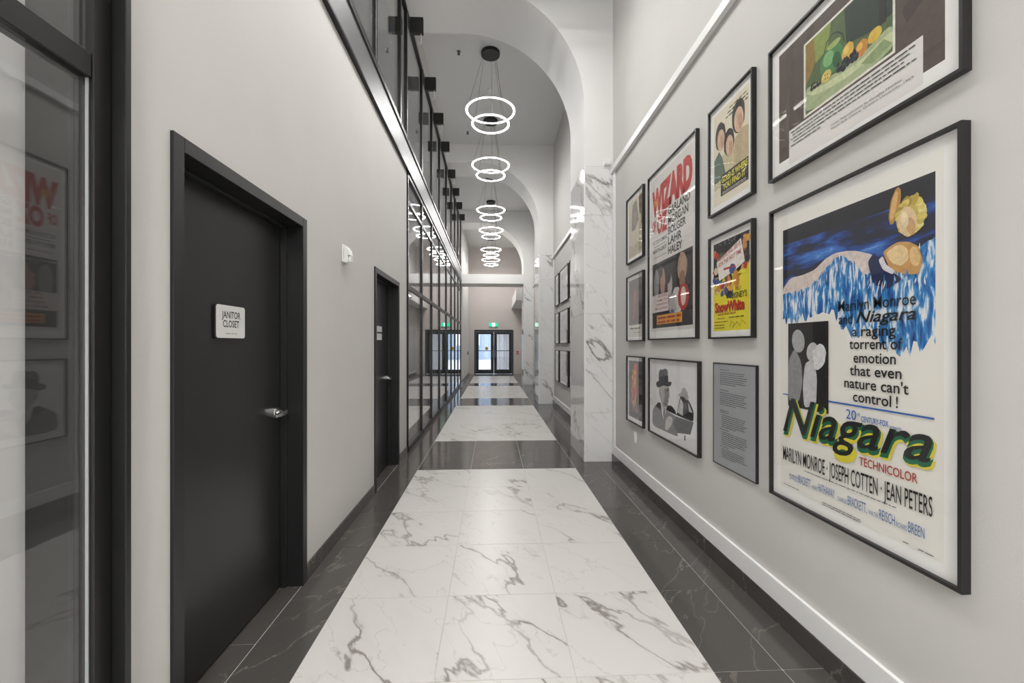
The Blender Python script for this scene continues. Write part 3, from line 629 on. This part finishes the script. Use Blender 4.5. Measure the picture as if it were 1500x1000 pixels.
# signs on the doors: local x runs away from the viewer, y up, z out of the left wall
SIGNROT = Matrix(((0, 0, 1), (1, 0, 0), (0, 1, 0))).to_euler()
def rrect(w, h, r, n=5):
    P = []
    for cx, cy, a0 in ((w - r, h - r, 0), (r, h - r, 90), (r, r, 180), (w - r, r, 270)):
        for k in range(n + 1): a = math.radians(a0 + 90 * k / n); P.append((cx + r * math.cos(a), cy + r * math.sin(a)))
    return P
sg = empty('door_sign', (XL - .1155, 1.968, 1.462)); sg.rotation_euler = SIGNROT; tag(sg, 'white rounded janitor closet sign on the nearest black door', 'sign')
MB().prism(rrect(.228, .158, .014), 2, 0, .008).build('backing', 'black_metal', sg); pl = MB().prism([(x * .965 + .009, y_ * .965 + .003) for x, y_ in rrect(.228, .158, .014)], 2, .0082, .011).build('plate', 'sign_face', sg)
p = Print(.0112); p.text('JANITOR', .047, .096, .190, .032, bold=.016); p.text('CLOSET', .055, .054, .180, .032, bold=.016); p.dashes('#8a8a88', .075, .165, .022, .006)
p.build(sg)
s2 = empty('door_sign', (XL - .1155, 4.66, 1.49)); s2.rotation_euler = SIGNROT; tag(s2, 'small pale sign with dark middle line on the second black door', 'sign')
MB().prism(rrect(.20, .150, .006), 2, 0, .008).build('plate', 'sign_face', s2); box('stripe', 'ink', s2, .004, .196, .070, .088, .0081, .0092)

# fire alarm strobe on the left wall
fa = empty('fire_alarm', (XL + .0005, 3.27, 2.06)); fa.rotation_euler = SIGNROT; tag(fa, 'white fire alarm strobe with red lettering between the black doors', 'alarm')
MB().prism(rrect(.10, .135, .012), 2, 0, .012).build('back_plate', 'white_plastic', fa, bevel=.002)
MB().prism([(0.0, .012), (.128, .012), (.122, .028), (.095, .048), (.055, .056), (.052, .04), (.0, .04)], 0, .012, .088).build('housing', 'white_plastic', fa, bevel=.002)
MB().prism(rrect(.05, .042, .008), 2, .0405, .060).build('strobe_lens', 'lens', fa, bevel=.003).location = (.025, .006, 0)
p = Print(.0125)
v, f = text_geo('FIRE', .02); mx = max(q[0] for q in v)
p.raw('ink', '#b02020', [(.0095 - q[1] * .008, .03 + q[0] / mx * .07) for q in v], f); p.build(fa)

# ------------------------------------------------------------------ black fixtures along the upper glazing
FX = [5.70, 6.96, 8.02, 9.14, 10.58, 11.82, 12.98, 14.15]
bf = None
NTH = ['first', 'second', 'third', 'fourth', 'fifth', 'sixth', 'seventh', 'eighth']
for i, yy in enumerate(FX):
    if bf is None:
        r = empty('wall_fixture', (-1.089, yy, 5.55)); bf = r
        box('housing', 'black_metal', r, 0, .175, -.03, .03, .0, .205, bevel=.003)
        MB().tube([(.145, 0, .0), (.150, 0, -.10), (.146, 0, -.125), (.13, 0, -.14), (.115, 0, -.13), (.112, 0, -.11)], .005).build('hook', 'white_plastic', r)
    else: r = copy_tree(bf); r.location = (-1.089, yy, 5.55)
    tag(r, '%s black box fixture from the viewer along the upper glazing' % NTH[i], 'fixture', 'black boxes along the upper glazing')

# ------------------------------------------------------------------ ring pendants
PY = [7.10, 9.25, 12.31, 14.47, 17.41, 19.50, 4.08, 1.93, -.55]  # the last pendant is added behind the viewer for its light
PL = ['first ring pendant light, largest in view under the nearest arch', 'second ring pendant light, just past the nearest arch', 'third ring pendant light, beyond the middle arch', 'fourth ring pendant light, in front of the farthest arch', 'fifth ring pendant light, behind the farthest arch', 'sixth ring pendant light, nearest the exit doors',
      'ring pendant light above the nearest posters, out of view', 'ring pendant light straight above the viewer, out of view', 'ring pendant light added for its light just behind the viewer, out of view']
def pendant():
    r = empty('ring_pendant')
    MB().cyl((0, 0), .155, 2, -.055, -.001, 40).build('canopy', 'canopy_black', r, bevel=.003)
    for R, z in ((.395, -.97), (.300, -1.19)):
        h = MB().ringbox(R - .0140, R + .0140, z - .0080, z + .006).build('ring_housing', 'grey_metal', r)
        MB().torus(R, .0155, z).build('light_ring', 'led', h, smooth=True)
        for k in range(3):
            a = 2 * math.pi * (k / 3 + (.08 if R > .35 else .02)) + .5
            MB().tube([(.12 * math.cos(a), .12 * math.sin(a), -.05), (R * math.cos(a), R * math.sin(a), z + .007)], .0022, 5).build('cable', 'cable', r)
    return r
pd = pendant()
for i, yy in enumerate(PY):
    r = pd if i == 0 else copy_tree(pd)
    r.location = (-.033 - .006 * i if i < 6 else -.03, yy, ZC - .0005); tag(r, PL[i], 'pendant light', 'double ring pendants along the corridor')

# ------------------------------------------------------------------ round flush ceiling lights over the viewer, added fill lights behind, linear lamps in the side room
DL = ['round flush ceiling light above the nearest posters, out of view', 'round flush ceiling light above the viewer, out of view', 'added round fill light behind the viewer, out of view', 'added round fill light farther behind the viewer, out of view']
dk = None
for i, (yy, zz, sc_) in enumerate(((3.0, ZC, .6), (.4, ZC, .6), (-1.9, 3.25, 1), (-3.9, 3.25, 1))):  # the low pair is made up, to brighten the lower walls
    if dk is None:
        r = empty('flush_ceiling_light'); dk = r
        MB().ringbox(.30, .325, -.07, -.001, 48).build('rim', 'white_plastic', r); MB().cyl((0, 0), .2995, 2, -.065, -.002, 48).build('diffuser', 'disc_light', r)
    else:
        r = copy_tree(dk)
        if zz < 4:
            q = [c for c in r.children if c.name.startswith('diffuser')][0]; q.data = q.data.copy(); q.data.materials[0] = MATS['fill_light']
    r.location = (.16, yy, zz - .0005); r.scale = (sc_,) * 3; tag(r, DL[i], 'ceiling light', 'round flush ceiling lights')
for i, (yy, z, zt) in enumerate(((7.2, 2.85, ZB0 + .05), (9.6, 2.85, ZB0 + .05), (12.0, 2.85, ZB0 + .05), (4.0, 5.6, ZC), (7.5, 5.6, ZC), (11.0, 5.6, ZC))):  # lamps of the upper room are added to light it
    r = empty('linear_lamp', (-2.4, yy, z)); tag(r, '%s linear lamp, %s room behind the glazing' % (('nearest', 'middle', 'farthest')[i % 3], ('hanging in the lower', 'added as fill in the upper')[i // 3]), 'lamp', 'linear lamps in the side rooms')
    box('housing', 'white_plastic', r, -.04, .04, -.6, .6, .02, .06, bevel=.004); box('tube', 'downlight', r, -.03, .03, -.59, .59, 0, .019)
    for q in (-.5, .5): MB().cyl((0, q), .004, 2, .06, zt - .0005 - z, 6).build('rod', 'grey_metal', r)

# ------------------------------------------------------------------ small ceiling and wall fittings
for k, (x, yy) in enumerate(((-.558, 7.10), (-.567, 9.77))):
    r = empty('sprinkler_head', (x, yy, ZC - .0005)); tag(r, ['sprinkler head on the ceiling left of the first ring pendant', 'sprinkler head on the ceiling left of the second ring pendant'][k], 'sprinkler', 'ceiling sprinklers')
    MB().cyl((0, 0), .035, 2, -.006, 0, 20).build('escutcheon', 'chrome', r); MB().cyl((0, 0), .012, 2, -.045, -.006, 12).cyl((0, 0), .024, 2, -.055, -.045, 12).build('nozzle', 'cable', r)
r = empty('smoke_detector', (-.057, 8.16, ZC - .0005)); tag(r, 'white round smoke detector on the ceiling behind the first pendant', 'detector')
MB().cyl((0, 0), .06, 2, -.02, 0, 28).build('base', 'white_plastic', r); MB().cyl((0, 0), .032, 2, -.05, -.02, 28, r2=.052).build('cap', 'white_plastic', r)
r = empty('wall_outlet', (XR - .0005, 4.41, .415)); r.rotation_euler = WALLROT; tag(r, 'white blank outlet plate under the flame-like print', 'outlet')
MB().prism(rrect(.075, .118, .006), 2, 0, .006).build('cover_plate', 'white_plastic', r, bevel=.0015); MB().prism([(x + .02, y_ + .025) for x, y_ in rrect(.035, .068, .004)], 2, .0062, .009).build('insert', 'white_plastic', r)
r = empty('motion_sensor', (1.40, 5.1895, 3.655)); tag(r, 'small white sensor box above the nearest marble column', 'sensor')
box('bracket', 'white_plastic', r, -.045, .045, -.006, 0, -.05, .055, bevel=.002); MB().prism([(-.006, -.03), (-.05, -.015), (-.055, .045), (-.006, .05)], 0, -.035, .035).build('body', 'white_plastic', r, bevel=.003)

# ------------------------------------------------------------------ exit doors
d3 = empty('door_3', (.07, YE, 0)); tag(d3, 'pair of black-framed glazed exit doors at the far end', 'door', kind='structure')
HW = .97
MB().box(-HW, -HW + .06, -.02, .16, 0, 2.2).box(HW - .06, HW, -.02, .16, 0, 2.2).box(-HW + .06, HW - .06, -.02, .16, 2.10, 2.2).build('door_frame', 'frame_dark', d3, bevel=.003)
for s in (-1, 1):
    a, b = (-HW + .064, -.004) if s < 0 else (.004, HW - .064)
    lf = MB().box(a, a + .15, .02, .065, .01, 2.095).box(b - .15, b, .02, .065, .01, 2.095).box(a + .15, b - .15, .02, .065, .01, .22).box(a + .15, b - .15, .02, .065, 1.98, 2.095).build('door_leaf', 'frame_dark', d3, bevel=.002)
    box('pane', 'pane_glass', lf, a + .1505, b - .1505, .038, .046, .2205, 1.9795)
    box('push_bar', 'frame_dark', lf, a + .151, b - .151, -.02, .019, 1.14, 1.17, bevel=.004)
    xh = b - .06 if s < 0 else a + .06
    MB().tube([(xh, .02, 1.20), (xh, -.03, 1.19), (xh, -.03, .85), (xh, .02, .84)], .012).build('pull_handle', 'chrome', lf)
    if s < 0: MB().cyl((-.36, 1.27), .085, 1, .0365, .0378, 24).build('round_sticker', 'yellow', lf)
cu = MB(); n = 40; pts = []
for k in range(n + 1): pts.append((.16 + .67 * k / n, .30 + .03 * math.sin(k * 1.35) + .01 * math.sin(k * .6)))
cu.prism(pts + [(x, y_ + .012) for x, y_ in reversed(pts)], 2, -.03, 2.09)
o = cu.build('curtain', 'curtain'); o.location = (.07, YE, 0); tag(o, 'white pleated curtain behind the right exit door', 'curtain')
ex = empty('exit_sign', (.05, YE - .0005, 2.33)); tag(ex, 'green and white running figure exit sign above the far doors', 'exit sign')
box('housing', 'black_metal', ex, -.215, .215, -.05, 0, 0, .025, bevel=.003); box('green_panel', 'exit_green', ex, -.21, .21, -.045, -.008, .0255, .21, bevel=.003)
box('white_panel', 'exit_white', ex, -.075, .075, -.049, -.0455, .03, .205)
MB().cyl((.012, .172), .014, 1, -.0525, -.0495, 12).box(-.012, .018, -.0525, -.0495, .10, .155).prism([(-.012, .105), (.006, .105), (-.02, .045), (-.05, .045), (-.05, .055), (-.028, .06)], 1, -.0525, -.0495).prism([(.0, .105), (.02, .105), (.04, .075), (.035, .04), (.022, .04), (.024, .07)], 1, -.0525, -.0495).prism([(.018, .15), (.018, .135), (.05, .11), (.056, .118)], 1, -.0525, -.0495).prism([(-.012, .152), (-.012, .136), (-.05, .12), (-.052, .13)], 1, -.0525, -.0495).build('running_figure', 'exit_green', ex)
r = empty('card_reader', (-1.1495, 19.84, .99)); tag(r, 'small black card reader on the left wall before the exit doors', 'reader')
box('body', 'black_metal', r, 0, .03, -.05, .05, 0, .16, bevel=.006); box('reader_light', 'red_paint', r, .0302, .032, -.02, .02, .12, .13)
r = empty('pull_station', (1.25, YE - .0005, 1.0)); tag(r, 'small red fire alarm pull station right of the exit doors', 'alarm')
box('body', 'red_paint', r, -.05, .05, -.04, 0, 0, .14, bevel=.006); box('pull_bar', 'white_plastic', r, -.035, .035, -.052, -.0405, .05, .075, bevel=.003)
# downlight in the side room, seen through the first lower pane
r = empty('downlight', (-2.2, 7.6, ZB0 + .0495)); tag(r, 'round recessed downlight in the room behind the long glazing', 'downlight')
MB().ringbox(.06, .08, -.012, 0, 28).build('trim_ring', 'white_plastic', r); MB().cyl((0, 0), .059, 2, -.008, -.001, 24).build('lens', 'downlight', r)

# ------------------------------------------------------------------ outside the exit doors
o = MB().box(-30, 30, YE + .2, YE + 60, -.2, -.03).build('snow_ground', 'snow'); tag(o, 'snow covered ground outside the exit doors', 'snow', kind='structure')
fb = empty('facade', (-.5, YE + 22, 0)); tag(fb, 'blue grey building across the snow outside the left exit door', 'building')
box('wall', 'facade', fb, -9, 9, 0, 6, -.03, 14)
for i in range(6):
    for j in range(4): box('window', 'white_panel', fb, -7.6 + i * 2.7, -6.2 + i * 2.7, -.06, .0, 1.4 + j * 3, 3.2 + j * 3)
